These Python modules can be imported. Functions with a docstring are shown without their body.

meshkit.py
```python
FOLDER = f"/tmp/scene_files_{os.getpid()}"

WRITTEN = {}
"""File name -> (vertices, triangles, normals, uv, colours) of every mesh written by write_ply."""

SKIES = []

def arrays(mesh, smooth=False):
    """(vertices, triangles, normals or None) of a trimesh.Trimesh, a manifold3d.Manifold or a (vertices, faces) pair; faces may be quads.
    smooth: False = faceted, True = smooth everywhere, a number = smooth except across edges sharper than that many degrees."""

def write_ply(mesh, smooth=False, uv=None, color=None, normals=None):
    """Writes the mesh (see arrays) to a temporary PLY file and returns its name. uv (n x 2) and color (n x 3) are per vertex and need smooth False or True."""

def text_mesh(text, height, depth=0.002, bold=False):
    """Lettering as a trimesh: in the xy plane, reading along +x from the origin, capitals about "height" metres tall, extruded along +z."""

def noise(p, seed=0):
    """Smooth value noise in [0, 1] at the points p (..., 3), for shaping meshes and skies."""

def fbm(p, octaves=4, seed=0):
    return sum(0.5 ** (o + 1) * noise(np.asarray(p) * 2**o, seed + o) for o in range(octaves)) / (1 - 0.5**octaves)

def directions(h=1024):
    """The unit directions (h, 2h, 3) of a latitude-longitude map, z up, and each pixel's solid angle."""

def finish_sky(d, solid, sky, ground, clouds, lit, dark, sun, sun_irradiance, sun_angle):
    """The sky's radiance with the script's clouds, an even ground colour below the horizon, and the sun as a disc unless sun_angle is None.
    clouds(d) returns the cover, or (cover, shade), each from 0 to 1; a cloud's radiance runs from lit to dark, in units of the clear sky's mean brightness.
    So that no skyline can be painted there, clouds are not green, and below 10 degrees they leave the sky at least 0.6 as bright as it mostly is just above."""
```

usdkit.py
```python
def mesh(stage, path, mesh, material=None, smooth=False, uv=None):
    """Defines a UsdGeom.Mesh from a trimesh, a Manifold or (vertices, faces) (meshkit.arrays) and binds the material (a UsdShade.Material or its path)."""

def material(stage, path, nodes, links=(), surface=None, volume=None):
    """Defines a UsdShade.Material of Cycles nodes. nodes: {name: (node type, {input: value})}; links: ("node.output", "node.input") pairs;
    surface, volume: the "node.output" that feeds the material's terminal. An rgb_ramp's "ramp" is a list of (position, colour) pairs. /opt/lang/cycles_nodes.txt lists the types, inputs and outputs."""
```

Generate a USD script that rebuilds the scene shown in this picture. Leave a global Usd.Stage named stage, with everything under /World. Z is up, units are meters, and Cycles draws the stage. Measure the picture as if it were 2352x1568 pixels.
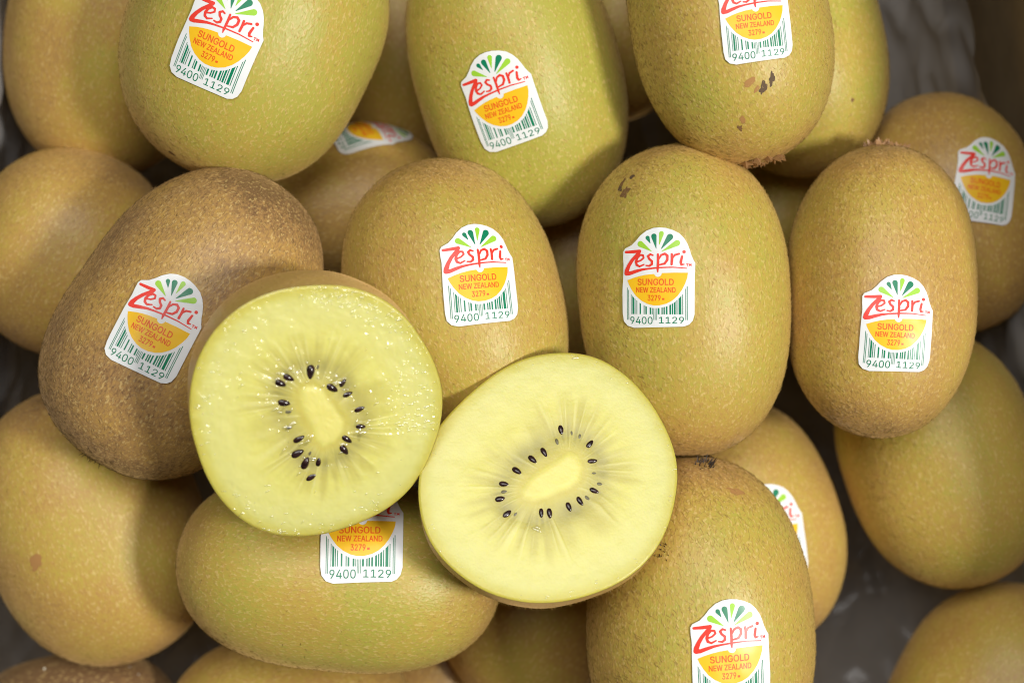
import math, numpy as np, trimesh, shapely
from shapely.geometry import Polygon, Point, LineString, box as sbox
from shapely.ops import unary_union
from shapely import affinity
import meshkit, usdkit
from meshkit import noise, fbm
from pxr import Usd, UsdGeom, UsdLux, UsdShade, Gf, Sdf, Vt

stage = Usd.Stage.CreateInMemory()
UsdGeom.SetStageUpAxis(stage, UsdGeom.Tokens.z)
UsdGeom.SetStageMetersPerUnit(stage, 1.0)
UsdGeom.Xform.Define(stage, '/World')
UsdGeom.Scope.Define(stage, '/World/Looks')
RNG = np.random.default_rng(7)

# ---------------------------------------------------------------- camera
# lengths are measured in "tenths of a millimetre" on the level of the top fruits
U = 1e-4
Z0 = 0.104                 # level of the top fruits' centres above the box bottom
H = 0.44                   # camera height above that level
CX, CY = 1176.0, 784.0
cam = UsdGeom.Camera.Define(stage, '/World/camera')
cam.AddTranslateOp().Set(Gf.Vec3d(0, 0, Z0 + H))
cam.CreateHorizontalApertureAttr(36.0)
cam.CreateVerticalApertureAttr(24.0)
cam.CreateFocalLengthAttr(36.0 * H / (2352 * U))
cam.CreateFStopAttr(8.5)
cam.CreateFocusDistanceAttr(H - 0.022)
cam.CreateExposureAttr(0.08)
cam.CreateClippingRangeAttr(Gf.Vec2f(0.01, 100))
EYE = np.array([0, 0, Z0 + H])


def at(px, py, z):
    """Point at height z (m, above the top fruits' level) on the line of sight of a place in the picture."""
    s = (H - z) / H * U
    return np.array([(px - CX) * s, (CY - py) * s, Z0 + z])


# ---------------------------------------------------------------- lamps
def rect_light(name, pos, target, w, h, power, color=(1, 1, 1)):
    L = UsdLux.RectLight.Define(stage, '/World/' + name)
    pos, target = np.array(pos, float), np.array(target, float)
    z = pos - target; z /= np.linalg.norm(z)
    x = np.cross([0, 1, 0.01], z); x /= np.linalg.norm(x)
    y = np.cross(z, x)
    m = np.eye(4); m[0, :3], m[1, :3], m[2, :3], m[3, :3] = x, y, z, pos
    L.AddTransformOp().Set(Gf.Matrix4d(*m.ravel().tolist()))
    L.CreateWidthAttr(w); L.CreateHeightAttr(h)
    L.CreateIntensityAttr(power); L.CreateColorAttr(Gf.Vec3f(*color))
    return L


rect_light('key_lamp', (0.74, -0.16, 1.10), (0, 0, Z0), 0.21, 0.21, 88.0, (1.0, 0.97, 0.91))
rect_light('ceiling_lamp', (-0.05, 0.62, 1.7), (0, 0, Z0), 1.3, 0.9, 5.0, (1.0, 0.98, 0.96))

# ---------------------------------------------------------------- materials
LK = '/World/Looks/'


def plain(name, color, rough=0.5, spec=0.5, **kw):
    return usdkit.material(stage, LK + name, {"p": ("principled_bsdf", dict(base_color=color, roughness=rough, specular_ior_level=spec, **kw))}, [], surface="p.BSDF")


M = {}
M['skin'] = usdkit.material(stage, LK + 'kiwi_skin', {
    "tone": ("attribute", {"attribute": "tone"}),
    "tc": ("texture_coordinate", {}),
    "map": ("mapping", {"scale": (0.6, 1.0, 1.0)}),
    "n1": ("noise_texture", {"scale": 1500.0, "detail": 2.0, "roughness": 0.65}),
    "n2": ("noise_texture", {"scale": 330.0, "detail": 4.0, "roughness": 0.65}),
    "s1": ("math", {"math_type": "multiply_add", "value2": 0.7, "value3": -0.35}),
    "s2": ("math", {"math_type": "multiply_add", "value2": 0.36, "value3": -0.18}),
    "a1": ("math", {"math_type": "add"}),
    "a2": ("math", {"math_type": "add", "use_clamp": True}),
    "ramp": ("rgb_ramp", {"ramp": [(0.0, (0.43, 0.40, 0.065)), (0.3, (0.51, 0.37, 0.07)), (0.55, (0.50, 0.30, 0.078)), (0.8, (0.38, 0.22, 0.08)), (1.0, (0.19, 0.105, 0.048))]}),
    "map2": ("mapping", {"scale": (0.6, 1.0, 1.0), "location": (3.7, 1.9, 5.1)}),
    "n3": ("noise_texture", {"scale": 1550.0, "detail": 1.2, "roughness": 0.5}),
    "fl": ("map_range", {"from_min": 0.56, "from_max": 0.70, "to_min": 0.0, "to_max": 0.48, "clamp": True}),
    "mx": ("mix_color", {"b": (0.74, 0.55, 0.22)}),
    "bump": ("bump", {"strength": 0.22, "distance": 0.0004}),
    "p": ("principled_bsdf", {"roughness": 0.43, "specular_ior_level": 0.42, "sheen_weight": 0.45, "sheen_roughness": 0.45, "sheen_tint": (0.95, 0.62, 0.28)}),
}, [("tc.object", "map.vector"), ("map.vector", "n1.vector"), ("tc.object", "n2.vector"),
    ("n1.fac", "s1.value1"), ("n2.fac", "s2.value1"), ("s1.value", "a1.value1"), ("s2.value", "a1.value2"),
    ("a1.value", "a2.value1"), ("tone.fac", "a2.value2"), ("a2.value", "ramp.fac"), ("ramp.color", "mx.a"), ("tc.object", "map2.vector"), ("map2.vector", "n3.vector"), ("n3.fac", "fl.value"), ("fl.result", "mx.fac"), ("mx.result", "p.base_color"),
    ("n3.fac", "bump.height"), ("bump.normal", "p.normal")], surface="p.BSDF")


def fuzz_mat(name, a, b, c):
    return usdkit.material(stage, LK + name, {
        "g": ("geometry", {}),
        "ramp": ("rgb_ramp", {"ramp": [(0.0, a), (0.6, b), (1.0, c)]}),
        "p": ("principled_bsdf", {"roughness": 0.45, "specular_ior_level": 0.4}),
    }, [("g.random_per_island", "ramp.fac"), ("ramp.color", "p.base_color")], surface="p.BSDF")


M['fuzz'] = fuzz_mat('gold_fuzz', (0.52, 0.34, 0.09), (0.66, 0.47, 0.14), (0.84, 0.68, 0.30))
M['fuzz_brown'] = fuzz_mat('brown_fuzz', (0.34, 0.21, 0.08), (0.48, 0.31, 0.13), (0.64, 0.46, 0.23))
M['bristle_tan'] = fuzz_mat('tan_sepals', (0.35, 0.19, 0.08), (0.48, 0.29, 0.13), (0.60, 0.40, 0.20))
M['bristle_dark'] = fuzz_mat('dark_bristles', (0.03, 0.018, 0.01), (0.08, 0.045, 0.025), (0.20, 0.13, 0.07))
M['scar_dark'] = plain('scar_dark', (0.13, 0.085, 0.05), 0.7, 0.2)
M['scar_rust'] = plain('scar_rust', (0.42, 0.22, 0.075), 0.7, 0.2)
M['scar_brown'] = plain('scar_brown', (0.22, 0.12, 0.05), 0.7, 0.2)
M['paper'] = plain('sticker_white', (0.86, 0.88, 0.88), 0.34, 0.4)
M['red'] = plain('print_red', (0.86, 0.055, 0.035), 0.34, 0.4)
M['orange'] = plain('print_orange', (0.85, 0.13, 0.02), 0.34, 0.4)
M['gold'] = plain('print_gold', (0.95, 0.56, 0.02), 0.34, 0.4)
M['dgreen'] = plain('print_dark_green', (0.006, 0.22, 0.105), 0.34, 0.4)
M['lgreen'] = plain('print_light_green', (0.36, 0.68, 0.05), 0.34, 0.4)
M['seed'] = usdkit.material(stage, LK + 'seed_black', {
    "tc": ("texture_coordinate", {}),
    "n": ("noise_texture", {"scale": 900.0}),
    "r": ("rgb_ramp", {"ramp": [(0.3, (0.012, 0.006, 0.006)), (0.7, (0.045, 0.02, 0.02))]}),
    "p": ("principled_bsdf", {"roughness": 0.22, "coat_weight": 0.3, "coat_roughness": 0.08})},
    [("tc.object", "n.vector"), ("n.fac", "r.fac"), ("r.color", "p.base_color")], surface="p.BSDF")
M['seed_veiled'] = plain('seed_veiled', (0.16, 0.145, 0.075), 0.35)
M['flesh'] = usdkit.material(stage, LK + 'kiwi_flesh', {
    "c": ("attribute", {"attribute": "flesh"}),
    "tc": ("texture_coordinate", {}),
    "n": ("noise_texture", {"scale": 1500.0, "detail": 3.0}),
    "b": ("bump", {"strength": 0.25, "distance": 0.00025}),
    "p": ("principled_bsdf", {"roughness": 0.36, "specular_ior_level": 0.45, "subsurface_weight": 0.55, "subsurface_scale": 0.0022, "subsurface_radius": (1.0, 0.8, 0.25)})},
    [("c.color", "p.base_color"), ("tc.object", "n.vector"), ("n.fac", "b.height"), ("b.normal", "p.normal")], surface="p.BSDF")
M['flesh_wet'] = usdkit.material(stage, LK + 'wet_kiwi_flesh', {
    "c": ("attribute", {"attribute": "flesh"}),
    "w": ("attribute", {"attribute": "wet"}),
    "tc": ("texture_coordinate", {}),
    "n": ("noise_texture", {"scale": 850.0, "detail": 1.0, "roughness": 0.5}),
    "nn": ("math", {"math_type": "subtract", "value2": 0.5}),
    "h": ("math", {"math_type": "multiply"}),
    "b": ("bump", {"strength": 1.0, "distance": 0.0012}),
    "b2": ("bump", {"strength": 0.05, "distance": 0.0003}),
    "p": ("principled_bsdf", {"roughness": 0.4, "specular_ior_level": 0.4, "coat_weight": 0.7, "coat_roughness": 0.14, "coat_ior": 1.45, "subsurface_weight": 0.55, "subsurface_scale": 0.0022, "subsurface_radius": (1.0, 0.8, 0.25)})},
    [("c.color", "p.base_color"), ("tc.object", "n.vector"), ("n.fac", "nn.value1"), ("nn.value", "h.value1"), ("w.fac", "h.value2"), ("h.value", "b.height"), ("n.fac", "b2.height"), ("b2.normal", "p.normal"), ("b.normal", "p.coat_normal")], surface="p.BSDF")
M['juice'] = usdkit.material(stage, LK + 'juice', {
    "t": ("transparent_bsdf", {"color": (1, 1, 1)}),
    "g": ("glossy_bsdf", {"color": (1, 1, 1), "roughness": 0.22}),
    "m": ("mix_closure", {"fac": 0.14})}, [("t.BSDF", "m.closure1"), ("g.BSDF", "m.closure2")], surface="m.closure")
M['cardboard'] = usdkit.material(stage, LK + 'cardboard', {
    "tc": ("texture_coordinate", {}),
    "n": ("noise_texture", {"scale": 60.0, "detail": 6.0, "roughness": 0.7}),
    "r": ("rgb_ramp", {"ramp": [(0.3, (0.30, 0.22, 0.12)), (0.7, (0.40, 0.30, 0.17))]}),
    "p": ("principled_bsdf", {"roughness": 0.8, "specular_ior_level": 0.2})},
    [("tc.object", "n.vector"), ("n.fac", "r.fac"), ("r.color", "p.base_color")], surface="p.BSDF")
M['liner'] = usdkit.material(stage, LK + 'plastic_film', {
    "t": ("transparent_bsdf", {"color": (0.95, 0.95, 0.97)}),
    "p": ("principled_bsdf", {"base_color": (0.40, 0.39, 0.385), "roughness": 0.25, "specular_ior_level": 0.6}),
    "m": ("mix_closure", {"fac": 0.55})},
    [("t.BSDF", "m.closure1"), ("p.BSDF", "m.closure2")], surface="m.closure")

# ---------------------------------------------------------------- prim helpers
USED = {}


def numbered(parent, name):
    k = (parent, name); n = USED.get(k, 0); USED[k] = n + 1
    return name if n == 0 else f"{name}_{n:03d}"


def cd(prim, **kw):
    for k, v in kw.items():
        if v is not None:
            prim.SetCustomDataByKey(k, v)


def obj(name, mesh, mat, parent, smooth=False, **kw):
    parent = str(parent)
    path = parent + '/' + numbered(parent, name)
    m = usdkit.mesh(stage, path, mesh, mat, smooth=smooth)
    cd(m.GetPrim(), **kw)
    return m


def primvar(m, name, values, kind):
    UsdGeom.PrimvarsAPI(m).CreatePrimvar(name, kind, "vertex").Set(values)


# ---------------------------------------------------------------- fruits
def rot_xyz(th, pitch, roll):
    t, p, r = map(math.radians, (th, -pitch, roll))
    Rz = np.array([[math.cos(t), -math.sin(t), 0], [math.sin(t), math.cos(t), 0], [0, 0, 1]])
    Ry = np.array([[math.cos(p), 0, math.sin(p)], [0, 1, 0], [-math.sin(p), 0, math.cos(p)]])
    Rx = np.array([[1, 0, 0], [0, math.cos(r), -math.sin(r)], [0, math.sin(r), math.cos(r)]])
    return Rz @ Ry @ Rx


class Fruit:
    def __init__(s, key, px, py, z, a, b, th, pitch=0, c=None, egg=0.0, p=2.4, q=2.1, tone=0.3, seed=1, lump=0.03):
        k = (H - z) / H * U
        s.key, s.pos = key, at(px, py, z)
        s.a, s.b, s.c = a * k, b * k, (c if c else 0.93 * b) * k
        s.R = rot_xyz(th, pitch, 0)
        s.egg, s.p, s.q, s.tone, s.seed, s.lump = egg, p, q, tone, seed, lump
        s.px, s.py, s.z = px, py, z

    def to_local(s, P): return (P - s.pos) @ s.R
    def to_world(s, L): return L @ s.R.T + s.pos

    def scale_at(s, d, t):
        return 1 + s.egg * t + s.lump * 2 * (noise(d * 1.6 + 11.3, s.seed) - 0.5)

    def g(s, L):
        """Negative inside, in local coordinates."""
        t = L[..., 0] / s.a
        e = np.stack([t, L[..., 1] / s.b, L[..., 2] / s.c], -1)
        d = e / np.maximum(np.linalg.norm(e, axis=-1, keepdims=True), 1e-9)
        k = s.scale_at(d, np.clip(t, -1, 1))
        tt = np.minimum(np.abs(t), 1.0)
        r2 = np.maximum(1 - tt ** s.p, 0) ** (2 / s.q)
        out = (e[..., 1] ** 2 + e[..., 2] ** 2) / k ** 2 - r2
        return out + np.maximum(np.abs(t) - 1, 0) * 4

    def grad(s, L):
        h = 2e-4
        n = np.stack([s.g(L + np.eye(3)[i] * h) - s.g(L - np.eye(3)[i] * h) for i in range(3)], -1)
        return n / np.maximum(np.linalg.norm(n, axis=-1, keepdims=True), 1e-12)

    def cast(s, O, D, lo, hi, steps=60):
        """First crossing along O + t D (local), t from lo to hi."""
        O = np.asarray(O, float)
        ts = np.linspace(lo, hi, steps)
        best_lo = np.full(O.shape[:-1], hi); best_hi = np.full(O.shape[:-1], hi); done = np.zeros(O.shape[:-1], bool)
        prev = ts[0]
        for t in ts[1:]:
            ins = (s.g(O + D * t) < 0) & ~done
            best_lo[ins] = prev; best_hi[ins] = t; done |= ins; prev = t
        for _ in range(22):
            mid = (best_lo + best_hi) / 2
            ins = s.g(O + D * mid[..., None]) < 0
            best_hi = np.where(ins, mid, best_hi); best_lo = np.where(ins, best_lo, mid)
        return O + D * best_hi[..., None], done

    def hit(s, px, py):
        P = at(px, py, 0.0)
        D = P - EYE; D /= np.linalg.norm(D)
        o, d = s.to_local(EYE), D @ s.R
        p, ok = s.cast(o[None], d, H - 0.09, H + 0.13, 500)
        return p[0], bool(ok[0])

    def surface(s, nt=72, ns=112):
        u = np.linspace(0, math.pi, nt)
        t = np.cos(u)
        v = np.linspace(0, 2 * math.pi, ns, endpoint=False)
        r = np.maximum(1 - np.abs(t) ** s.p, 0) ** (1 / s.q)
        T, V = np.meshgrid(t, v, indexing='ij')
        Rr = np.repeat(r[:, None], ns, 1)
        k = np.ones_like(T)
        for _ in range(3):
            e = np.stack([T, Rr * k * np.cos(V), Rr * k * np.sin(V)], -1)
            d = e / np.maximum(np.linalg.norm(e, axis=-1, keepdims=True), 1e-9)
            k = s.scale_at(d, T)
        P = np.stack([s.a * T, s.b * Rr * k * np.cos(V), s.c * Rr * k * np.sin(V)], -1)
        verts = P[1:-1].reshape(-1, 3)
        n = nt - 2
        i, j = np.meshgrid(np.arange(n - 1), np.arange(ns), indexing='ij')
        a0, a1 = i * ns + j, i * ns + (j + 1) % ns
        b0, b1 = a0 + ns, a1 + ns
        f = np.concatenate([np.stack([a0, b0, b1], -1).reshape(-1, 3), np.stack([a0, b1, a1], -1).reshape(-1, 3)])
        verts = np.vstack([verts, [[s.a, 0, 0]], [[-s.a, 0, 0]]])
        jj = np.arange(ns); top, bot = len(verts) - 2, len(verts) - 1
        f = np.vstack([f, np.stack([np.full(ns, top), jj, (jj + 1) % ns], -1), np.stack([np.full(ns, bot), (n - 1) * ns + (jj + 1) % ns, (n - 1) * ns + jj], -1)])
        return verts, f


def spikes(roots, dirs, lengths, widths):
    """Thin three-sided needles, one island each."""
    n = len(roots)
    d = dirs / np.linalg.norm(dirs, axis=1, keepdims=True)
    a = np.cross(d, [0.3, 0.5, 0.81]); a /= np.maximum(np.linalg.norm(a, axis=1, keepdims=True), 1e-9)
    b = np.cross(d, a)
    w = np.asarray(widths)[:, None] / 2
    v = np.empty((n, 4, 3))
    for k in range(3):
        an = 2 * math.pi * k / 3
        v[:, k] = roots + w * (a * math.cos(an) + b * math.sin(an))
    v[:, 3] = roots + d * np.asarray(lengths)[:, None]
    f = np.array([[0, 1, 3], [1, 2, 3], [2, 0, 3]])
    F = (np.arange(n)[:, None, None] * 4 + f[None]).reshape(-1, 3)
    return v.reshape(-1, 3), F


def tri2d(poly, size):
    """Flat triangulation of a shapely polygon with edges no longer than size."""
    vs, fs, n = [], [], 0
    for g in getattr(poly, 'geoms', [poly]):
        if g.is_empty or g.area < 1e-4:
            continue
        v, f = trimesh.creation.triangulate_polygon(g, engine='earcut')
        v3 = np.column_stack([v, np.zeros(len(v))])
        if size:
            v3, f = trimesh.remesh.subdivide_to_size(v3, f, size, max_iter=12)
        vs.append(v3[:, :2]); fs.append(np.asarray(f) + n); n += len(v3)
    v, f = np.vstack(vs), np.vstack(fs)
    used, f = np.unique(f, return_inverse=True); v, f = v[used], f.reshape(-1, 3)
    a, b, c = v[f[:, 0]], v[f[:, 1]], v[f[:, 2]]
    flip = ((b - a)[:, 0] * (c - a)[:, 1] - (b - a)[:, 1] * (c - a)[:, 0]) < 0
    f[flip] = f[flip][:, [0, 2, 1]]
    return v, f


def brush(pts):
    """A stroke through (x, y, radius) points."""
    return unary_union([unary_union([Point(a[0], a[1]).buffer(a[2], 6), Point(b[0], b[1]).buffer(b[2], 6)]).convex_hull for a, b in zip(pts[:-1], pts[1:])])


def lettering(text, x0, x1, ytop, ybot, bold=False):
    """Capitals or figures filling a box (y down), as (vertices, faces) in the plane."""
    m = meshkit.text_mesh(text, 1.0, 0.1, bold)
    f = m.faces[m.face_normals[:, 2] > 0.9]
    used = np.unique(f); idx = np.full(len(m.vertices), -1); idx[used] = np.arange(len(used))
    v, f = m.vertices[used][:, :2].copy(), idx[f]
    lo, hi = v.min(0), v.max(0)
    v = (v - lo) / (hi - lo)
    return np.column_stack([x0 + v[:, 0] * (x1 - x0), ybot + v[:, 1] * (ytop - ybot)]), f


# the sticker's artwork, in a drawing 890 wide and 1220 high (y down), centre (682, 798)
SC = (682.0, 798.0)
OUT = [(380, 1410), (300, 1385), (252, 1330), (237, 1240), (234, 1000), (238, 800), (246, 640), (240, 560), (240, 480), (262, 442), (345, 402), (405, 345), (455, 285), (530, 225), (610, 194), (690, 186), (770, 194), (850, 218), (930, 258), (990, 318), (1035, 390), (1062, 460), (1080, 520), (1106, 580), (1128, 618), (1126, 800), (1124, 1050), (1122, 1240), (1100, 1320), (1060, 1365), (1000, 1390), (700, 1400)]
BASE = Polygon(OUT).buffer(-18).buffer(18, 8)


def tear(cx, cy, r, tx, ty):
    return unary_union([Point(cx, cy).buffer(r, 8), Point(tx, ty).buffer(3, 4)]).convex_hull


LEAVES = [(tear(462, 388, 36, 604, 476), 'lgreen'), (tear(548, 312, 25, 584, 378), 'dgreen'), (tear(626, 294, 33, 660, 442), 'dgreen'),
          (tear(718, 262, 29, 697, 394), 'lgreen'), (tear(822, 304, 38, 722, 446), 'dgreen'), (tear(910, 378, 36, 730, 478), 'lgreen')]
WORD = unary_union([
    brush([(278, 486, 15), (370, 482, 19), (455, 474, 19), (450, 486, 20), (410, 530, 19), (360, 585, 20), (318, 650, 22), (292, 710, 27), (288, 742, 30), (330, 745, 22), (400, 722, 20), (480, 700, 15), (560, 688, 11), (700, 674, 9), (860, 669, 7), (1030, 682, 5)]),
    brush([(420, 604, 10), (470, 588, 10), (508, 556, 11), (498, 524, 12), (462, 520, 13), (424, 556, 15), (410, 604, 16), (420, 642, 15), (456, 660, 12), (512, 636, 8)]),
    brush([(622, 524, 10), (590, 512, 12), (562, 536, 14), (578, 568, 14), (612, 596, 14), (612, 632, 14), (580, 654, 12), (540, 648, 9)]),
    brush([(684, 512, 12), (688, 600, 15), (684, 690, 14), (686, 728, 6)]),
    brush([(694, 572, 10), (724, 522, 12), (768, 506, 14), (800, 530, 15), (800, 580, 15), (768, 626, 13), (704, 640, 9)]),
    brush([(852, 512, 13), (856, 570, 15), (852, 634, 14)]), brush([(858, 566, 9), (888, 522, 12), (938, 508, 12)]),
    brush([(974, 540, 13), (960, 610, 15), (968, 638, 13), (1000, 634, 6)]), Point(996, 484).buffer(20, 8),
    brush([(1026, 630, 4), (1050, 628, 4)]), brush([(1038, 630, 4), (1036, 656, 4)]),
    brush([(1058, 656, 4), (1062, 630, 4), (1070, 648, 4), (1080, 628, 4), (1082, 654, 4)])])
PANEL = Polygon([(297, 828), (380, 798), (460, 776), (545, 760), (632, 752), (738, 740), (890, 734), (1046, 736), (1036, 800), (1012, 870), (975, 945), (925, 1015), (860, 1075), (790, 1112), (710, 1132), (630, 1134), (560, 1118), (480, 1078), (410, 1020), (355, 945), (318, 880)]).difference(Point(686, 738).buffer(48, 10))
_bars = []
_x = 296.0
_rb = np.random.default_rng(3)
for wbar, gap, long_ in [(7, 9, 1), (7, 26, 1), (6, 10, 0), (20, 8, 0), (9, 14, 0), (8, 30, 0), (16, 34, 0), (10, 10, 0), (18, 34, 0), (18, 10, 0), (8, 9, 0), (6, 10, 1), (7, 10, 1), (6, 12, 1), (20, 24, 0), (14, 9, 0), (16, 12, 0), (18, 22, 0), (20, 10, 0), (12, 10, 0), (20, 10, 0), (10, 14, 0), (30, 12, 0), (8, 26, 0), (7, 10, 1), (8, 0, 1)]:
    _bars.append(sbox(_x, 900, _x + wbar, 1312 if long_ else 1242)); _x += wbar + gap
_k = (1042 - 296) / (_x - 296)
BARS = affinity.scale(unary_union(_bars), _k, 1, origin=(296, 0)).difference(PANEL.buffer(34)).difference(sbox(330, 640, 1000, 1000))

ART = [('leaf', p, m, 0, 40) for p, m in LEAVES]
ART += [('brand_lettering', WORD, 'red', 1, 60), ('gold_panel', PANEL, 'gold', 0, 70), ('barcode', BARS, 'dgreen', 0, 90)]
TEXT = [('variety_lettering', [lettering('SUNGOLD', 432, 880, 808, 888, True)], 'orange'), ('origin_lettering', [lettering('NEW ZEALAND', 414, 902, 912, 978, True)], 'orange'),
        ('code_lettering', [lettering('3279', 560, 722, 1006, 1078, True)], 'orange'),
        ('number_lettering', [lettering('9400', 338, 620, 1272, 1362), lettering('1129', 700, 1000, 1272, 1352)], 'dgreen')]


def art_mesh(poly, size): return tri2d(poly, size)


ART = [(n, art_mesh(p, s), m, l) for n, p, m, l, s in ART]
_dot = tri2d(sbox(738, 1044, 766, 1068), 0)
for n, parts, m in TEXT:
    if n == 'code_lettering':
        parts.append(_dot)
    v = np.vstack([q[0] for q in parts]); o = np.cumsum([0] + [len(q[0]) for q in parts[:-1]])
    ART.append((n, (v, np.vstack([q[1] + k for q, k in zip(parts, o)])), m, 1))
BASE_MESH = tri2d(BASE, 55)
UNIT = 0.1872 * U          # one drawing unit in metres


class Patch:
    """A place on a fruit's skin, with a flat frame from which flat shapes are pressed onto the skin."""
    def __init__(s, fr, px, py, rot=0.0, scale=1.0):
        s.fr, s.scale = fr, scale
        s.c, s.ok = fr.hit(px, py)
        s.n = fr.grad(s.c)
        a = math.radians(rot)
        u = np.array([math.cos(a), math.sin(a), 0]) @ fr.R
        u = u - s.n * (u @ s.n); s.u = u / np.linalg.norm(u)
        s.v = np.cross(s.n, s.u)

    def press(s, xy, lift):
        q = s.c + xy[:, :1] * s.u + xy[:, 1:] * s.v
        p, ok = s.fr.cast(q, -s.n, -0.004, 0.03, 70)
        return p + s.fr.grad(p) * np.asarray(lift).reshape(-1, 1)

    def flat(s, L):
        d = L - s.c
        return d @ s.u, d @ s.v, d @ s.n


def add_sticker(prim, fr, px, py, rot, scale=1.0, seed=0):
    pt = Patch(fr, px, py, rot)
    k = UNIT * 0.95 * scale

    def place(v, lift):
        xy = (v - SC) * [k, -k]
        w = 0.0003 * fbm(np.column_stack([xy * 230, np.full(len(xy), seed * 3.1)]), 3, seed)
        e = np.hypot(xy[:, 0] / (450 * k), xy[:, 1] / (620 * k)) ** 4
        return pt.press(xy, lift + w + 0.00012 * e * noise(np.column_stack([xy * 180, np.full(len(xy), seed + .5)]), seed + 5))
    v, f = BASE_MESH
    f = f[:, [0, 2, 1]]
    top = place(v, 0.00016)
    # rim going down to the skin
    edges = np.sort(np.vstack([f[:, [0, 1]], f[:, [1, 2]], f[:, [2, 0]]]), axis=1)
    dire = np.vstack([f[:, [0, 1]], f[:, [1, 2]], f[:, [2, 0]]])
    _, first, cnt = np.unique(edges, axis=0, return_index=True, return_counts=True)
    rim = dire[first[cnt == 1]]
    low = top - 0.00016 * fr.grad(top)
    n = len(top)
    V = np.vstack([top, low])
    F = np.vstack([f, np.column_stack([rim[:, 0], rim[:, 0] + n, rim[:, 1] + n]), np.column_stack([rim[:, 0], rim[:, 1] + n, rim[:, 1]])])
    st = obj('sticker', (V, F), M['paper'], prim.GetPath(), smooth=40)
    for name, (v, f), m, layer in ART:
        obj(name, (place(v, 0.00020 + 0.00004 * layer), f[:, [0, 2, 1]]), M[m], st.GetPath(), smooth=True)
    shape = affinity.scale(BASE, k, -k, origin=SC)
    shape = affinity.translate(shape, -SC[0], -SC[1])
    return pt, shape.buffer(0.0004)


def scar_shape(rx, ry, rot, seed):
    n = 40
    a = np.linspace(0, 2 * math.pi, n, endpoint=False)
    r = 0.55 + 0.9 * noise(np.column_stack([np.cos(a) * 2.2, np.sin(a) * 2.2, np.full(n, seed * 1.7)]), seed)
    p = Polygon(np.column_stack([np.cos(a) * rx * r, np.sin(a) * ry * r])).buffer(0)
    return affinity.rotate(p, rot, origin=(0, 0))


def add_scar(prim, fr, px, py, rx, ry, rot, mat, seed):
    pt = Patch(fr, px, py, 0)
    p = scar_shape(rx * U, ry * U, rot, seed)
    v, f = trimesh.creation.triangulate_polygon(p, engine='earcut')
    v3, f = trimesh.remesh.subdivide_to_size(np.column_stack([v, 0 * v[:, 0]]), f, max(rx, ry) * U / 4, max_iter=8)
    a, b, c = v3[f[:, 0]], v3[f[:, 1]], v3[f[:, 2]]
    fl = np.cross(b - a, c - a)[:, 2] < 0
    f = np.array(f); f[fl] = f[fl][:, [0, 2, 1]]
    obj('scar', (pt.press(v3[:, :2], 0.00006), f), M[mat], prim.GetPath(), smooth=True)


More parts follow.
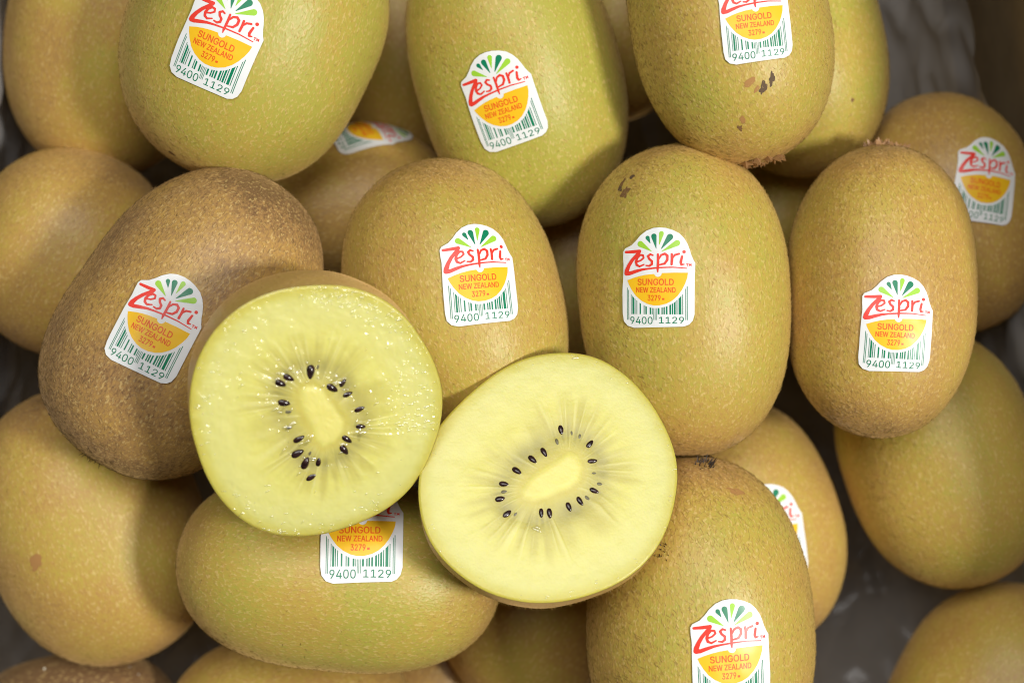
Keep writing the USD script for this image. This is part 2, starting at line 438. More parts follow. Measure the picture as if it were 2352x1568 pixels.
def add_tuft(prim, fr, where, n, length, spread, mat, seed, lean=(0, 0, 0), width=0.0004, name='blossom_end'):
    """Ragged dry remains: where = +1 / -1 for an end of the fruit, or a place in the picture."""
    r = np.random.default_rng(seed)
    if isinstance(where, tuple):
        pt = Patch(fr, *where); c, nrm = pt.c, pt.n
    else:
        c, nrm = np.array([fr.a * where * 0.995, 0, 0]), np.array([where, 0, 0.0])
    lean = np.array(lean, float) @ fr.R
    t = np.cross(nrm, [0.2, 0.9, 0.4]); t /= np.linalg.norm(t); b = np.cross(nrm, t)
    an, rad = r.uniform(0, 2 * math.pi, n), np.sqrt(r.uniform(0, 1, n)) * spread
    roots = c + np.outer(np.cos(an) * rad, t) + np.outer(np.sin(an) * rad, b) - nrm * 0.0006
    d = nrm + 0.55 * (np.outer(np.cos(an), t) + np.outer(np.sin(an), b)) + r.normal(0, 0.45, (n, 3)) + lean
    v, f = spikes(roots, d, length * r.uniform(0.4, 1.2, n), width * r.uniform(0.6, 1.6, n))
    obj(name, (v, f), M[mat], prim.GetPath())


def add_fuzz(prim, fr, n, mat, holes=(), length=0.0010, width=0.00010, seed=0, upright=0.10):
    r = np.random.default_rng(1000 + seed)
    t = np.cos(np.arccos(r.uniform(-1, 1, n)))
    v = r.uniform(0, 2 * math.pi, n)
    rr = np.maximum(1 - np.abs(t) ** fr.p, 0) ** (1 / fr.q)
    e = np.stack([t, rr * np.cos(v), rr * np.sin(v)], -1)
    d = e / np.linalg.norm(e, axis=1, keepdims=True)
    k = fr.scale_at(d, t)
    P = np.stack([fr.a * t, fr.b * rr * k * np.cos(v), fr.c * rr * k * np.sin(v)], -1)
    N = fr.grad(P)
    up = (N @ fr.R.T)[:, 2]
    keep = up > -0.25
    for pt, shape in holes:
        x, y, h = pt.flat(P)
        keep &= ~(shapely.contains_xy(shape, x, y) & (N @ pt.n > 0.2))
    P, N = P[keep], N[keep]
    n = len(P)
    tang = np.array([[1.0, 0.25, 0.2]]) + r.normal(0, 0.55, (n, 3))
    tang -= N * np.sum(tang * N, 1)[:, None]
    tang /= np.linalg.norm(tang, axis=1, keepdims=True)
    d = tang + N * np.abs(r.normal(upright, 0.14, n))[:, None]
    ends = np.abs(P[:, 0] / fr.a)
    L = length * r.uniform(0.5, 1.3, n) * (1 + 0.5 * ends ** 6)
    m = obj('fuzz', spikes(P - N * 0.00002, d, L, width * r.uniform(0.6, 1.4, n)), M[mat], prim.GetPath(), kind='stuff')
    soft = np.repeat(N + 0.25 * d / np.linalg.norm(d, axis=1, keepdims=True) + r.normal(0, 0.12, (n, 3)), 4, axis=0)     # down shades like the skin it grows from
    m.CreateNormalsAttr(Vt.Vec3fArray.FromNumpy((soft / np.linalg.norm(soft, axis=1, keepdims=True)).astype(np.float32)))
    m.SetNormalsInterpolation('vertex')
    return m


def make_fruit(fr, label, fuzz=13000, fmat='fuzz', stickers=(), length=0.0010, upright=0.10, dark_end=0.35, width=0.00010):
    path = '/World/' + numbered('/World', 'kiwi_fruit')
    x = UsdGeom.Xform.Define(stage, path)
    m = np.eye(4); m[:3, :3] = fr.R.T; m[3, :3] = fr.pos
    x.AddTransformOp().Set(Gf.Matrix4d(*m.ravel().tolist()))
    prim = x.GetPrim()
    cd(prim, label=label, category='kiwi', group='kiwi fruits heaped in the box')
    v, f = fr.surface()
    sk = obj('skin', (v, f), M['skin'], path, smooth=True)
    t = np.abs(v[:, 0]) / fr.a
    tone = fr.tone + dark_end * np.clip((t - 0.62) / 0.38, 0, 1) ** 1.6 + 0.75 * (fbm(v * 70 + fr.seed * 3.3, 4, fr.seed) - 0.5)
    primvar(sk, 'tone', Vt.FloatArray.FromNumpy(tone.astype(np.float32)), Sdf.ValueTypeNames.FloatArray)
    holes = []
    for i, s in enumerate(stickers):
        holes.append(add_sticker(prim, fr, *s, seed=fr.seed + i))
    add_fuzz(prim, fr, fuzz, fmat, holes, length, width, fr.seed, upright)
    return prim


# ---------------------------------------------------------------- the box and its plastic liner
FLOOR = 0.004
bx = UsdGeom.Xform.Define(stage, '/World/cardboard_box').GetPrim()
cd(bx, label='brown cardboard box whose bare inner wall shows at the upper right', category='box')


def slab(corners, z0, z1):
    p = Polygon(corners)
    m = trimesh.creation.extrude_polygon(p, z1 - z0, engine='earcut'); m.apply_translation([0, 0, z0])
    return m


TL, TR, BR, BL = (-0.126, 0.160), (0.110, 0.160), (0.166, -0.155), (-0.156, -0.155)
WT, WH = 0.005, Z0 + 0.034


def wall(a, b, h):
    a, b = np.array(a), np.array(b)
    d = (b - a) / np.linalg.norm(b - a); n = np.array([-d[1], d[0]]) * WT
    e = d * WT
    return slab([a - e * 0, b + e * 0, b + n, a + n], 0.0, h)


obj('base', slab([(-0.158, -0.158), (0.168, -0.158), (0.112, 0.163), (-0.128, 0.163)], 0.0, FLOOR), M['cardboard'], bx.GetPath())
for a, b, h in [(TL, TR, WH), (BR, BL, WH), (TR, BR, WH + 0.022), (BL, TL, WH)]:
    obj('wall', wall(a, b, h), M['cardboard'], bx.GetPath())


def liner():
    nu, nv = 260, 200
    vv = np.linspace(0, 1, nv)
    rows = []
    for w in vv:
        y = -0.152 + w * 0.308
        xl = BL[0] + (TL[0] - BL[0]) * w + 0.003
        xr = BR[0] + (TR[0] - BR[0]) * w - 0.003
        # section: down the left wall, over the floor, a little up the right wall
        px = [xl, xl + 0.001, xl + 0.004, xl + 0.018, xr - 0.048, xr - 0.014, xr - 0.004]
        pz = [WH - 0.002, 0.08, 0.03, FLOOR + 0.004, FLOOR + 0.004, 0.034, 0.078]
        s = np.concatenate([[0], np.cumsum(np.hypot(np.diff(px), np.diff(pz)))])
        q = np.linspace(0, s[-1], nu)
        rows.append(np.stack([np.interp(q, s, px), np.full(nu, y), np.interp(q, s, pz)], -1))
    P = np.array(rows)
    for ax in (0, 2):       # round the bends
        k = np.ones(13) / 13
        for i in range(nv):
            pad = np.pad(P[i, :, ax], 6, mode='edge'); P[i, :, ax] = np.convolve(pad, k, 'valid')
    s = np.stack([P[..., 0] * 42 + P[..., 2] * 30, P[..., 1] * 30, P[..., 2] * 24], -1)
    ridge = (1 - np.abs(2 * fbm(s, 3, 5) - 1)) ** 3
    ridge2 = (1 - np.abs(2 * fbm(s[..., [1, 0, 2]] * 1.3 + 4, 3, 9) - 1)) ** 3
    amp = 0.0058 * ridge + 0.0045 * ridge2
    inward = np.clip((P[..., 2] - 0.01) / 0.02, 0, 1)
    side = np.sign(-P[..., 0])
    P[..., 0] += inward * side * amp * 0.55
    P[..., 2] += (1 - inward) * amp
    i, j = np.meshgrid(np.arange(nv - 1), np.arange(nu - 1), indexing='ij')
    a = i * nu + j
    f = np.concatenate([np.stack([a, a + 1, a + nu + 1], -1).reshape(-1, 3), np.stack([a, a + nu + 1, a + nu], -1).reshape(-1, 3)])
    return P.reshape(-1, 3), f


obj('plastic_liner', liner(), M['liner'], '/World', smooth=True, label='crumpled translucent grey plastic film lining the box under the fruits', category='liner')

# ---------------------------------------------------------------- the fruits: place in the picture, height, half-length, half-width, turn
#            key   px    py    z      a    b    th   ...
F = {f.key: f for f in [
    Fruit('k1', 260, 70, -0.036, 345, 236, 76, 15, tone=0.42, seed=1, p=2.5),
    Fruit('k2', 582, 80, -0.003, 345, 286, 66, 8, tone=0.15, seed=2, p=2.5),
    Fruit('k3', 1187, 172, -0.015, 358, 238, 106, 12, tone=0.06, seed=3, p=2.4),
    Fruit('k4', 1675, 48, 0.007, 335, 228, 102, 0, tone=0.26, seed=4, p=2.5),
    Fruit('k5', 1818, 100, -0.026, 310, 210, 102, 0, tone=0.12, seed=5, p=2.4),
    Fruit('k6', 2180, 490, -0.036, 278, 208, 104, tone=0.52, seed=6, p=2.3),
    Fruit('k7', 160, 580, -0.030, 240, 228, 60, tone=0.46, seed=7, p=2.3),
    Fruit('k8', 428, 738, 0.004, 378, 262, 55, tone=0.70, seed=8, p=2.7, q=2.2, egg=-0.07),
    Fruit('k9', 2023, 668, -0.001, 338, 214, 87, -8, tone=0.42, seed=9, p=2.6),
    Fruit('k10', 1574, 690, 0.002, 358, 243, 94, 0, tone=0.26, seed=10, p=2.4, egg=0.04),
    Fruit('k11', 1045, 698, 0.000, 338, 250, 105, -3, tone=0.33, seed=11, p=2.4),
    Fruit('k12', 800, 475, -0.038, 240, 185, 10, tone=0.52, seed=12, p=2.3),
    Fruit('k13', 910, 110, -0.056, 300, 200, 95, tone=0.36, seed=13),
    Fruit('k14', 1425, 20, -0.048, 260, 190, 80, tone=0.40, seed=14),
    Fruit('k15', 1735, 570, -0.052, 260, 165, 70, tone=0.36, seed=15),
    Fruit('k25', 1300, 620, -0.056, 250, 190, 80, tone=0.40, seed=25),
    Fruit('k26', 985, 1600, -0.062, 250, 185, 70, tone=0.7, seed=26),
    Fruit('k17', 215, 1206, -0.032, 325, 250, 112, tone=0.44, seed=17, p=2.5),
    Fruit('k18', 778, 1315, 0.000, 372, 222, -6, tone=0.18, seed=18, p=2.7, egg=-0.03),
    Fruit('k19', 170, 1690, -0.042, 255, 195, 10, tone=1.15, seed=19),
    Fruit('k20', 1240, 1388, -0.042, 250, 205, 60, tone=0.46, seed=20),
    Fruit('k16', 665, 1660, -0.034, 285, 210, 5, tone=0.40, seed=16),
    Fruit('k21', 1606, 1420, 0.004, 372, 260, 92, tone=0.32, seed=21, p=2.4, egg=-0.05),
    Fruit('k22', 1710, 1203, -0.038, 290, 218, 106, tone=0.46, seed=22, p=2.4),
    Fruit('k23', 2162, 1055, -0.034, 300, 225, 110, tone=0.28, seed=23, p=2.5),
    Fruit('k24', 2280, 1620, -0.042, 290, 235, 60, tone=0.40, seed=24),
]}

LABEL = {
    'k1': 'plain tan kiwi at the upper left, against the film-lined box wall',
    'k2': 'large wide yellow-green kiwi with a sticker tilted to the right, cut by the top edge',
    'k3': 'smooth yellow-green kiwi with a sticker tilted to the left, at the top middle',
    'k4': 'gold kiwi with dark scar marks below a sticker cut by the top edge',
    'k5': 'shiny gold kiwi without a sticker, behind the scarred fruit at the top right',
    'k6': 'shaded brown kiwi with a blurred sticker beside the bare cardboard wall',
    'k7': 'plain tan kiwi at the left edge, behind the big dark brown fruit',
    'k8': 'big dark brown kiwi with a sticker, left of the cut half with wet flesh',
    'k9': 'upright gold kiwi with a ragged tan stem tuft on top and a low sticker',
    'k10': 'gold kiwi with an upright sticker and dark bristles at its lower tip',
    'k11': 'stickered gold-brown kiwi between the big brown fruit and the upright-stickered fruit',
    'k12': 'brown kiwi wedged deep at the upper left with only a sliver of its sticker showing',
    'k13': 'kiwi in deep shade between the two stickered fruits at the top left and middle',
    'k14': 'shaded kiwi seen through the gap at the top edge, left of the scarred fruit',
    'k15': 'dark green-gold kiwi low in the gap under the stem of the scarred fruit',
    'k25': 'kiwi in deep shade glimpsed in the gap left of the upright-stickered fruit',
    'k26': 'dark kiwi deep in the gap at the bottom edge, right below the sideways fruit',
    'k17': 'big plain tan kiwi at the lower left, below the dark brown fruit',
    'k18': 'sideways yellow-green kiwi whose sticker is half covered by the wet cut half',
    'k19': 'reddish brown kiwi with pale specks in the bottom left corner',
    'k20': 'plain kiwi deep below the cut half with dry flesh, at the bottom edge',
    'k16': 'plain gold kiwi under the sideways fruit, cut by the bottom edge',
    'k21': 'gold kiwi with glistening hairs and a sticker cut by the bottom edge',
    'k22': 'gold-brown kiwi showing a thin crescent of its sticker behind the fruit with glistening hairs',
    'k23': 'plain olive kiwi at the right edge, below the fruit with the stem tuft',
    'k24': 'plain olive-brown kiwi in the shaded bottom right corner',
}
STICK = {
    'k2': [(506, 88, -25, 1.08)], 'k3': [(1152, 228, 20, 1.02)], 'k4': [(1735, 30, 7, 0.96)], 'k6': [(2268, 412, -8, 0.96)],
    'k8': [(365, 744, -27, 1.05)], 'k9': [(2062, 742, -3, 0.98)], 'k10': [(1511, 638, 0, 1.0)], 'k11': [(1102, 628, 6, 1.02)],
    'k12': [(852, 295, -82, 0.95)], 'k18': [(832, 1208, 2, 1.14)], 'k21': [(1680, 1500, 3, 1.08)], 'k22': [(1772, 1222, 8, 1.05)],
}
FUZZ = {'k8': dict(fuzz=24000, fmat='fuzz_brown', length=0.0011), 'k19': dict(fuzz=12000, fmat='fuzz_brown'), 'k21': dict(fuzz=22000, length=0.0011, width=0.00012, upright=0.15),
        'k9': dict(fuzz=20000), 'k10': dict(fuzz=20000), 'k11': dict(fuzz=20000), 'k4': dict(fuzz=18000), 'k18': dict(fuzz=16000),
        'k13': dict(fuzz=4000), 'k14': dict(fuzz=4000), 'k15': dict(fuzz=4000), 'k25': dict(fuzz=3000), 'k26': dict(fuzz=3000), 'k20': dict(fuzz=7000)}
PR = {}
for k, fr in F.items():
    PR[k] = make_fruit(fr, LABEL[k], stickers=STICK.get(k, ()), **FUZZ.get(k, {}))

# pale specks of lint on the brown fruit in the corner
def add_lint(prim, fr, spots, seed):
    r = np.random.default_rng(seed); ico = trimesh.creation.icosphere(1); vs, fs = [], []
    for px, py in spots:
        pt = Patch(fr, px, py)
        if pt.ok:
            fs.append(ico.faces + sum(map(len, vs))); vs.append(pt.c + ico.vertices * r.uniform(0.00015, 0.0004, (1, 3)))
    obj('lint', (np.vstack(vs), np.vstack(fs)), M['lint'], prim.GetPath(), smooth=True, kind='stuff')


M['lint'] = plain('lint', (0.75, 0.70, 0.55), 0.8, 0.2)
add_lint(PR['k19'], F['k19'], [(102, 1535), (298, 1530), (318, 1548)], 5)
# dry remains at the ends, and scars
add_tuft(PR['k9'], F['k9'], 1, 80, 0.0022, 0.0048, 'bristle_tan', 1, width=0.0017, name='stem_end')
add_tuft(PR['k4'], F['k4'], -1, 70, 0.0017, 0.0054, 'bristle_tan', 2, width=0.0016, name='stem_end')
add_tuft(PR['k10'], F['k10'], -1, 70, 0.0034, 0.0028, 'bristle_dark', 3, lean=(0.7, 0, 0.8), width=0.0004)
add_tuft(PR['k21'], F['k21'], (1616, 1066), 46, 0.0023, 0.0024, 'bristle_dark', 8, lean=(0.5, 0.9, 0.0), width=0.0004, name='stem_end')
add_tuft(PR['k8'], F['k8'], -1, 40, 0.0022, 0.0022, 'bristle_dark', 4, width=0.0004)
add_tuft(PR['k2'], F['k2'], -1, 30, 0.0016, 0.0020, 'bristle_tan', 5, width=0.0005)
add_tuft(PR['k21'], F['k21'], (1522, 1262), 26, 0.0016, 0.0018, 'bristle_dark', 6, width=0.0004, name='dry_bristles')
add_tuft(PR['k17'], F['k17'], (425, 1410), 30, 0.0014, 0.0024, 'bristle_tan', 7, width=0.0004)
for k, x, y, rx, ry, ro, m, s in [
        ('k4', 1722, 188, 16, 8, 40, 'scar_rust', 1), ('k4', 1738, 205, 9, 4, 60, 'scar_rust', 2), ('k4', 1752, 203, 7, 14, -12, 'scar_dark', 3), ('k4', 1772, 183, 6, 15, -10, 'scar_dark', 4),
        ('k4', 1706, 275, 6, 10, 20, 'scar_rust', 5), ('k4', 1700, 294, 5, 7, 30, 'scar_brown', 6), ('k10', 1436, 442, 10, 14, -20, 'scar_brown', 7), ('k10', 1452, 406, 8, 5, 30, 'scar_dark', 8),
        ('k10', 1425, 434, 5, 9, 10, 'scar_dark', 9), ('k10', 1430, 420, 16, 4, 50, 'scar_brown', 10), ('k21', 1690, 1128, 18, 9, 0, 'scar_rust', 11), ('k17', 82, 1290, 14, 22, -20, 'scar_rust', 12),
        ('k5', 1958, 230, 5, 5, 0, 'scar_brown', 13), ('k3', 1492, 240, 4, 3, 0, 'scar_brown', 14), ('k2', 395, 352, 10, 5, -20, 'scar_brown', 15)]:
    if Patch(F[k], x, y).ok:
        add_scar(PR[k], F[k], x, y, rx, ry, ro, m, s)

# ---------------------------------------------------------------- the two cut halves
# where the wet half glistens: x, y, spread across, spread down, amount
WET = [(1050, 235, 150, 40, 70), (1200, 330, 90, 60, 50), (840, 200, 120, 30, 40), (1290, 780, 90, 80, 60), (1290, 900, 110, 30, 60), (300, 480, 160, 170, 40), (330, 1350, 140, 60, 40), (620, 1480, 260, 20, 50), (1320, 480, 90, 120, 30), (800, 800, 480, 480, 24), (1130, 1350, 140, 60, 30), (160, 800, 40, 200, 30)]

def make_half(label, rim, core, seeds, tilt, az, zc, length, mats, tone, seed, wet):
    """rim, core: outlines in the picture; seeds: (x, y, turn, length, veiled). tilt, az: lean of the cut face."""
    rim = np.array(rim, float)
    cpx = rim.mean(0)
    c = at(*cpx, zc)
    t, a = math.radians(tilt), math.radians(az)
    n = np.array([math.sin(t) * math.cos(a), math.sin(t) * math.sin(a), math.cos(t)])
    x = np.array([1.0, 0, 0]); x -= n * (x @ n); x /= np.linalg.norm(x); y = np.cross(n, x)
    R = np.stack([x, y, n], 1)

    def flat(px):
        px = np.atleast_2d(px)
        out = []
        for q in px:
            D = at(q[0], q[1], 0.0) - EYE
            s = ((c - EYE) @ n) / (D @ n)
            out.append(((EYE + D * s - c) @ R)[:2])
        return np.array(out)
    path = '/World/' + numbered('/World', 'kiwi_half')
    xf = UsdGeom.Xform.Define(stage, path)
    m = np.eye(4); m[:3, :3] = R.T; m[3, :3] = c
    xf.AddTransformOp().Set(Gf.Matrix4d(*m.ravel().tolist()))
    prim = xf.GetPrim()
    cd(prim, label=label, category='kiwi half', group='halves of a cut kiwi')
    # smooth closed outline
    P = flat(rim)
    ang = np.unwrap(np.arctan2(P[:, 1], P[:, 0]))
    rad = np.hypot(P[:, 0], P[:, 1])
    o = np.argsort(ang % (2 * math.pi)); aa, rr = (ang % (2 * math.pi))[o], rad[o]
    NT = 420
    th = np.linspace(0, 2 * math.pi, NT, endpoint=False)
    R0 = np.interp(th, np.concatenate([aa - 2 * math.pi, aa, aa + 2 * math.pi]), np.tile(rr, 3))
    ker = np.exp(-np.linspace(-2, 2, 41) ** 2); ker /= ker.sum()
    R0 = np.convolve(np.concatenate([R0[-20:], R0, R0[:20]]), ker, 'valid')
    # cut face, rounded at the rim
    NR = 110
    u = np.linspace(0, 1, NR) ** 0.8
    Th, Uu = np.meshgrid(th, u)
    XY = np.stack([Uu * R0 * np.cos(Th), Uu * R0 * np.sin(Th)], -1)
    K = Polygon(flat(core)).buffer(0.0006).buffer(-0.0006)
    kc = np.array(K.centroid.coords[0])
    # the pole of the grid sits on the core's centre
    XY = XY + (1 - Uu[..., None]) ** 1.5 * kc
    pts = shapely.points(XY.reshape(-1, 2))
    inside = shapely.contains(K, pts)
    dc = shapely.distance(K.boundary, pts) * np.where(inside, -1, 1)
    outline = Polygon(np.column_stack([R0 * np.cos(th), R0 * np.sin(th)]))
    dr = shapely.distance(outline.boundary, pts)
    w = np.where(inside, 0, dc / np.maximum(dc + dr, 1e-9))
    X = XY.reshape(-1, 2)
    rect = np.array(K.minimum_rotated_rectangle.exterior.coords)
    e1, e2 = rect[1] - rect[0], rect[2] - rect[1]
    ax = e1 if np.linalg.norm(e1) > np.linalg.norm(e2) else e2
    half = 0.5 * np.linalg.norm(ax) * 0.7; ax = ax / np.linalg.norm(ax)
    s = np.clip((X - kc) @ ax, -half, half)
    d = X - kc - np.outer(s * 0.75, ax)
    pa = np.arctan2(d[:, 1], d[:, 0])
    ca, sa = np.cos(pa), np.sin(pa)
    st1 = fbm(np.column_stack([ca * 9, sa * 9, np.full(len(pa), seed + 0.3)]) + np.outer(w, [0, 0, 1.5]), 3, seed)
    st2 = noise(np.column_stack([ca * 26, sa * 26, w * 2.5 + seed]), seed + 3)
    st3 = noise(np.column_stack([ca * 13, sa * 13, np.full(len(pa), seed * 2.2)]), seed + 8)
    flesh = np.array([0.77, 0.72, 0.20]); pale = np.array([0.79, 0.745, 0.26]); inner = np.array([0.50, 0.43, 0.11]); grey = np.array([0.37, 0.335, 0.11])
    corec = np.array([0.84, 0.76, 0.23]); rimc = np.array([0.72, 0.61, 0.07]); amber = np.array([0.60, 0.50, 0.10])
    col = np.tile(flesh, (len(X), 1))
    def mixto(col, c2, f): return col + (np.asarray(c2) - col) * np.clip(f, 0, 1)[:, None]
    sm = lambda a, b, v: (lambda q: q * q * (3 - 2 * q))(np.clip((v - a) / (b - a), 0, 1))
    col = mixto(col, pale, 0.8 * sm(0.45, 0.7, w) * (1 - sm(0.80, 0.98, w)))
    reach = 0.46 + 0.28 * (st1 - 0.5) * 2
    col = mixto(col, inner, 0.58 * sm(0.02, 0.12, w) * (1 - sm(reach - 0.25, reach + 0.15, w)))
    ring = np.exp(-((w - 0.22) / 0.085) ** 2)
    col = mixto(col, grey, ring * (0.22 + 0.48 * sm(0.35, 0.7, st3)))
    col = mixto(col, amber, 0.6 * np.exp(-((w - 0.045) / 0.04) ** 2) * (~inside))
    streak = sm(0.5, 0.95, st2) * sm(0.03, 0.14, w) * (1 - sm(0.45, 0.75, w))
    col = mixto(col, (0.82, 0.77, 0.30), 0.55 * streak)
    col = mixto(col, rimc, sm(0.86, 1.0, w) * 0.75)
    corem = sm(-0.0008, 0.0009, -dc)
    col = mixto(col, corec, 0.9 * corem)
    col *= (1 + 0.05 * (fbm(np.column_stack([X * 500, np.full(len(X), 0.0)]), 3, seed) - 0.5))[:, None]
    z = 0.00035 * (fbm(np.column_stack([X * (420 if wet else 260), np.full(len(X), seed)]), 3, seed) - 0.5) * (0.9 if wet else 0.7)
    z += 0.0002 * corem + 0.0001 * streak - 0.0002 * ring
    z -= 0.0003 * sm(0.98, 1.0, Uu.ravel()) ** 2
    V = np.column_stack([X, z])
    i, j = np.meshgrid(np.arange(NR - 1), np.arange(NT), indexing='ij')
    a0, a1 = i * NT + j, i * NT + (j + 1) % NT
    f = np.concatenate([np.stack([a0, a0 + NT, a1 + NT], -1).reshape(-1, 3), np.stack([a0, a1 + NT, a1], -1).reshape(-1, 3)])
    fm = obj('flesh', (V, f), M[mats], path, smooth=True)
    primvar(fm, 'flesh', Vt.Vec3fArray.FromNumpy(np.clip(col, 0, 1).astype(np.float32)), Sdf.ValueTypeNames.Color3fArray)
    if wet:
        wm = np.zeros(len(X))
        for bxx, byy, sx, sy, cnt in WET:
            g0 = flat([(391.3 + 0.428 * bxx, 587 + 0.428 * byy)])[0]
            k = 0.428 * U * (H - zc) / H * 1.25
            wm += cnt / 75 * np.exp(-0.5 * (((X[:, 0] - g0[0]) / (sx * k)) ** 2 + ((X[:, 1] - g0[1]) / (sy * k)) ** 2))
        wm += 0.22 * np.exp(-((w - 0.2) / 0.1) ** 2)
        wm *= np.clip(2.2 * (noise(np.column_stack([X * 700, np.full(len(X), 1.7)]), 77) - 0.25), 0, 1)
        primvar(fm, 'wet', Vt.FloatArray.FromNumpy(np.clip(wm, 0, 1.1).astype(np.float32)), Sdf.ValueTypeNames.FloatArray)
    # skin: from the rim back to the far tip
    NB = 46
    tt = np.sin(np.linspace(0, math.pi / 2, NB))
    rows = []
    for q in tt:
        sc = max(1 - q ** 2.3, 0) ** (1 / 2.1)
        Rq = R0 * sc * 1.002 * (1 - 0.0 * q)
        rows.append(np.column_stack([Rq * np.cos(th), Rq * np.sin(th), np.full(NT, -0.0003 - length * q)]))
    S = np.array(rows)
    S *= (1 + 0.012 * (noise(S * 120, seed) - 0.5) * 2 * np.minimum(tt * 6, 1)[:, None])[..., None]
    i, j = np.meshgrid(np.arange(NB - 1), np.arange(NT), indexing='ij')
    a0, a1 = i * NT + j, i * NT + (j + 1) % NT
    fs = np.concatenate([np.stack([a0, a0 + NT, a1 + NT], -1).reshape(-1, 3), np.stack([a0, a1 + NT, a1], -1).reshape(-1, 3)])
    sv = S.reshape(-1, 3)
    sk = obj('skin', (sv, fs), M['skin'], path, smooth=True)
    tone_v = tone + 0.4 * (fbm(sv * 80, 3, seed) - 0.5) + 0.3 * np.clip((-sv[:, 2] / length - 0.6) / 0.4, 0, 1)
    primvar(sk, 'tone', Vt.FloatArray.FromNumpy(tone_v.astype(np.float32)), Sdf.ValueTypeNames.FloatArray)
    # fuzz on the skin
    r = np.random.default_rng(seed)
    nf = 5000
    fi = r.integers(0, len(fs) * 6 // 10, nf); ba = r.dirichlet((1, 1, 1), nf)
    tri = sv[fs[fi]]
    root = np.einsum('nk,nkd->nd', ba, tri)
    nn = np.cross(tri[:, 1] - tri[:, 0], tri[:, 2] - tri[:, 0]); nn /= np.maximum(np.linalg.norm(nn, axis=1, keepdims=True), 1e-12)
    nn *= np.sign(np.sum(nn[:, :2] * root[:, :2], 1))[:, None]
    dirs = nn * np.abs(r.normal(0.4, 0.2, nf))[:, None] + np.array([0, 0, 0.5]) * r.choice([-1, 1], nf)[:, None] + r.normal(0, 0.4, (nf, 3))
    ok = root[:, 2] < -0.0015
    obj('fuzz', spikes(root[ok], dirs[ok], 0.0007 * r.uniform(0.5, 1.3, ok.sum()), 0.00007 * r.uniform(0.6, 1.4, ok.sum())), M['fuzz'], path, kind='stuff')
    # seeds
    from scipy.spatial import cKDTree
    tree = cKDTree(X)
    for k, (sx, sy, turn, ln, veiled) in enumerate(seeds):
        p0 = flat([(sx, sy)])[0]
        b0 = flat([(sx + ln / 2 * math.cos(math.radians(turn)), sy + ln / 2 * math.sin(math.radians(turn)))])[0]
        dd = b0 - p0; L = np.linalg.norm(dd); dd /= L; L *= 1.22
        sp = trimesh.creation.icosphere(3)
        q = sp.vertices.copy()
        q[:, 1] *= (1 - 0.28 * q[:, 0])
        wd = 0.5 * L * (0.92 + 0.16 * r.random())
        rise = (0.15 if veiled else 0.36 + (0.35 if wet else 0.0) * r.random()) * wd
        q = q * [L, wd, wd]
        q2 = np.column_stack([q[:, 0] * dd[0] - q[:, 1] * dd[1] + p0[0], q[:, 0] * dd[1] + q[:, 1] * dd[0] + p0[1], q[:, 2] - wd + rise + z[tree.query(p0)[1]]])
        obj('seed', (q2, sp.faces), M['seed_veiled' if veiled else 'seed'], fm.GetPath(), smooth=True)
    # juice beads
    beads = []
    if wet:
        for (bxx, byy, sx, sy, cnt) in WET:
            for _ in range(int(cnt * 0.8)):
                q = (391.3 + 0.428 * r.normal(bxx, sx), 587 + 0.428 * r.normal(byy, sy))
                beads.append((q, r.uniform(0.00010, 0.00030)))
        for (sx, sy, turn, ln, veiled) in seeds:
            for _ in range(3):
                beads.append(((sx + r.normal(0, 14), sy + r.normal(0, 14)), r.uniform(0.00015, 0.00042)))
        for q in [(818, 994), (826, 998), (832, 996), (667, 978), (660, 982), (664, 850), (768, 872), (775, 880), (710, 1010)]:
            beads.append((q, 0.0006))
    else:
        for _ in range(70):
            k = r.integers(0, len(rim)); q = cpx + (rim[k] - cpx) * r.uniform(0.93, 0.985) + r.normal(0, 6, 2)
            beads.append((q, r.uniform(0.00008, 0.0002)))
        beads += [((1234, 1211), 0.0005), ((1232, 1216), 0.0004), ((1322, 822), 0.0004), ((1383, 1352), 0.0004)]
    ico = trimesh.creation.icosphere(2)
    vs, fsb, nb = [], [], 0
    inner_outline = outline.buffer(-0.0004)
    for q, rad_ in beads:
        p0 = flat([q])[0]
        if not inner_outline.contains(Point(*p0)):
            continue
        an = r.normal(0.25, 0.5); el = r.uniform(1.3, 3.2)
        vv = ico.vertices * [rad_ * el, rad_, rad_ * 0.75]
        vv = np.column_stack([vv[:, 0] * math.cos(an) - vv[:, 1] * math.sin(an) + p0[0], vv[:, 0] * math.sin(an) + vv[:, 1] * math.cos(an) + p0[1], vv[:, 2] + z[tree.query(p0)[1]]])
        vs.append(vv); fsb.append(ico.faces + nb); nb += len(vv)
    obj('juice_beads', (np.vstack(vs), np.vstack(fsb)), M['juice'], path, smooth=True, kind='stuff')
    return prim


def conv(pts, ox, oy, k): return [(ox + k * p[0], oy + k * p[1], *p[2:]) for p in pts]


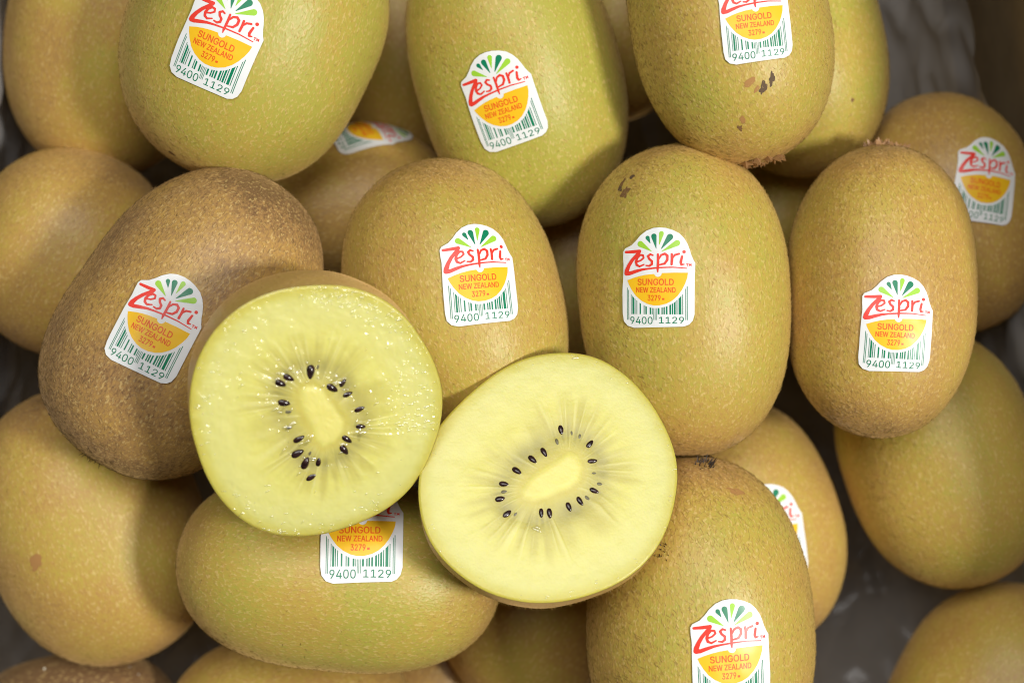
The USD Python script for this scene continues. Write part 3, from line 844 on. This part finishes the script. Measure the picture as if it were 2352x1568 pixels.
RIM_A = conv([(800, 163), (930, 165), (1050, 195), (1150, 240), (1260, 330), (1350, 460), (1430, 610), (1462, 760), (1450, 900), (1395, 1060), (1330, 1200), (1220, 1320), (1090, 1400), (940, 1460), (800, 1500), (660, 1508), (520, 1490), (400, 1430), (290, 1330), (205, 1200), (150, 1050), (110, 900), (105, 770), (130, 620), (180, 490), (260, 380), (360, 290), (480, 220), (640, 178)], 391.3, 587.0, 0.428)
CORE_A = conv([(560, 540), (600, 510), (660, 500), (740, 540), (800, 640), (880, 740), (940, 830), (930, 920), (860, 1010), (760, 1050), (710, 1000), (680, 900), (620, 780), (570, 680)], 559, 768.6, 0.2406)
SEED_A = [(x, y, t, l * 0.2406, g) for x, y, t, l, g in conv([(358, 468, 20, 105, 0), (435, 415, 25, 105, 0), (642, 360, 95, 118, 0), (712, 312, 100, 80, 1), (848, 510, 30, 115, 0), (948, 465, -50, 92, 0), (997, 573, -25, 92, 0), (1110, 712, -22, 122, 0), (1117, 878, 3, 100, 0), (988, 997, 35, 96, 0), (962, 1098, 50, 96, 0), (395, 655, 5, 120, 0), (435, 738, -8, 105, 1), (535, 995, -30, 108, 0), (520, 1135, -30, 130, 0), (592, 1228, -65, 112, 0), (718, 1215, -80, 80, 0), (652, 1358, -30, 122, 0), (640, 1130, -60, 70, 1), (440, 890, -5, 80, 1)], 559, 768.6, 0.2406)]
RIM_B = conv([(830, 70), (950, 68), (1080, 90), (1190, 150), (1290, 235), (1390, 350), (1460, 470), (1520, 600), (1547, 740), (1530, 900), (1490, 1060), (1430, 1180), (1340, 1290), (1230, 1370), (1100, 1430), (950, 1475), (800, 1497), (660, 1490), (520, 1460), (380, 1395), (260, 1305), (160, 1200), (100, 1090), (70, 960), (62, 830), (75, 720), (105, 620), (180, 490), (280, 380), (380, 285), (500, 190), (620, 120), (720, 85)], 936.3, 782.6, 0.4010)
CORE_B = conv([(660, 860), (700, 800), (780, 740), (860, 690), (920, 650), (965, 665), (990, 720), (975, 790), (930, 830), (870, 850), (800, 885), (720, 905), (670, 895)], 936.3, 782.6, 0.4010)
SEED_B = [(x, y, t, l * 0.401, g) for x, y, t, l, g in conv([(878, 505, 80, 62, 0), (940, 527, 85, 40, 1), (985, 545, 105, 48, 1), (1043, 590, -50, 60, 0), (1055, 688, -8, 62, 0), (1065, 757, 0, 36, 1), (1100, 817, 10, 52, 1), (1067, 855, 22, 64, 0), (1028, 897, 40, 52, 1), (985, 913, 55, 64, 0), (922, 945, 68, 64, 0), (812, 983, 80, 62, 0), (765, 982, 88, 54, 0), (567, 990, -40, 68, 0), (618, 988, -50, 44, 1), (528, 903, -12, 66, 0), (555, 862, -10, 56, 1), (555, 818, 8, 64, 0), (628, 745, 35, 64, 0), (718, 680, 42, 64, 0), (783, 640, 60, 64, 0), (857, 580, 75, 52, 1)], 936.3, 782.6, 0.4010)]

make_half('cut kiwi half with wet glistening yellow flesh, leaning on the dark brown fruit', RIM_A, CORE_A, SEED_A, 25, -54, 0.041, 0.034, 'flesh_wet', 0.44, 31, True)
make_half('cut kiwi half with drier yellow flesh and brown seeds, right of the wet half', RIM_B, CORE_B, SEED_B, 18, 85, 0.029, 0.034, 'flesh', 0.45, 32, False)
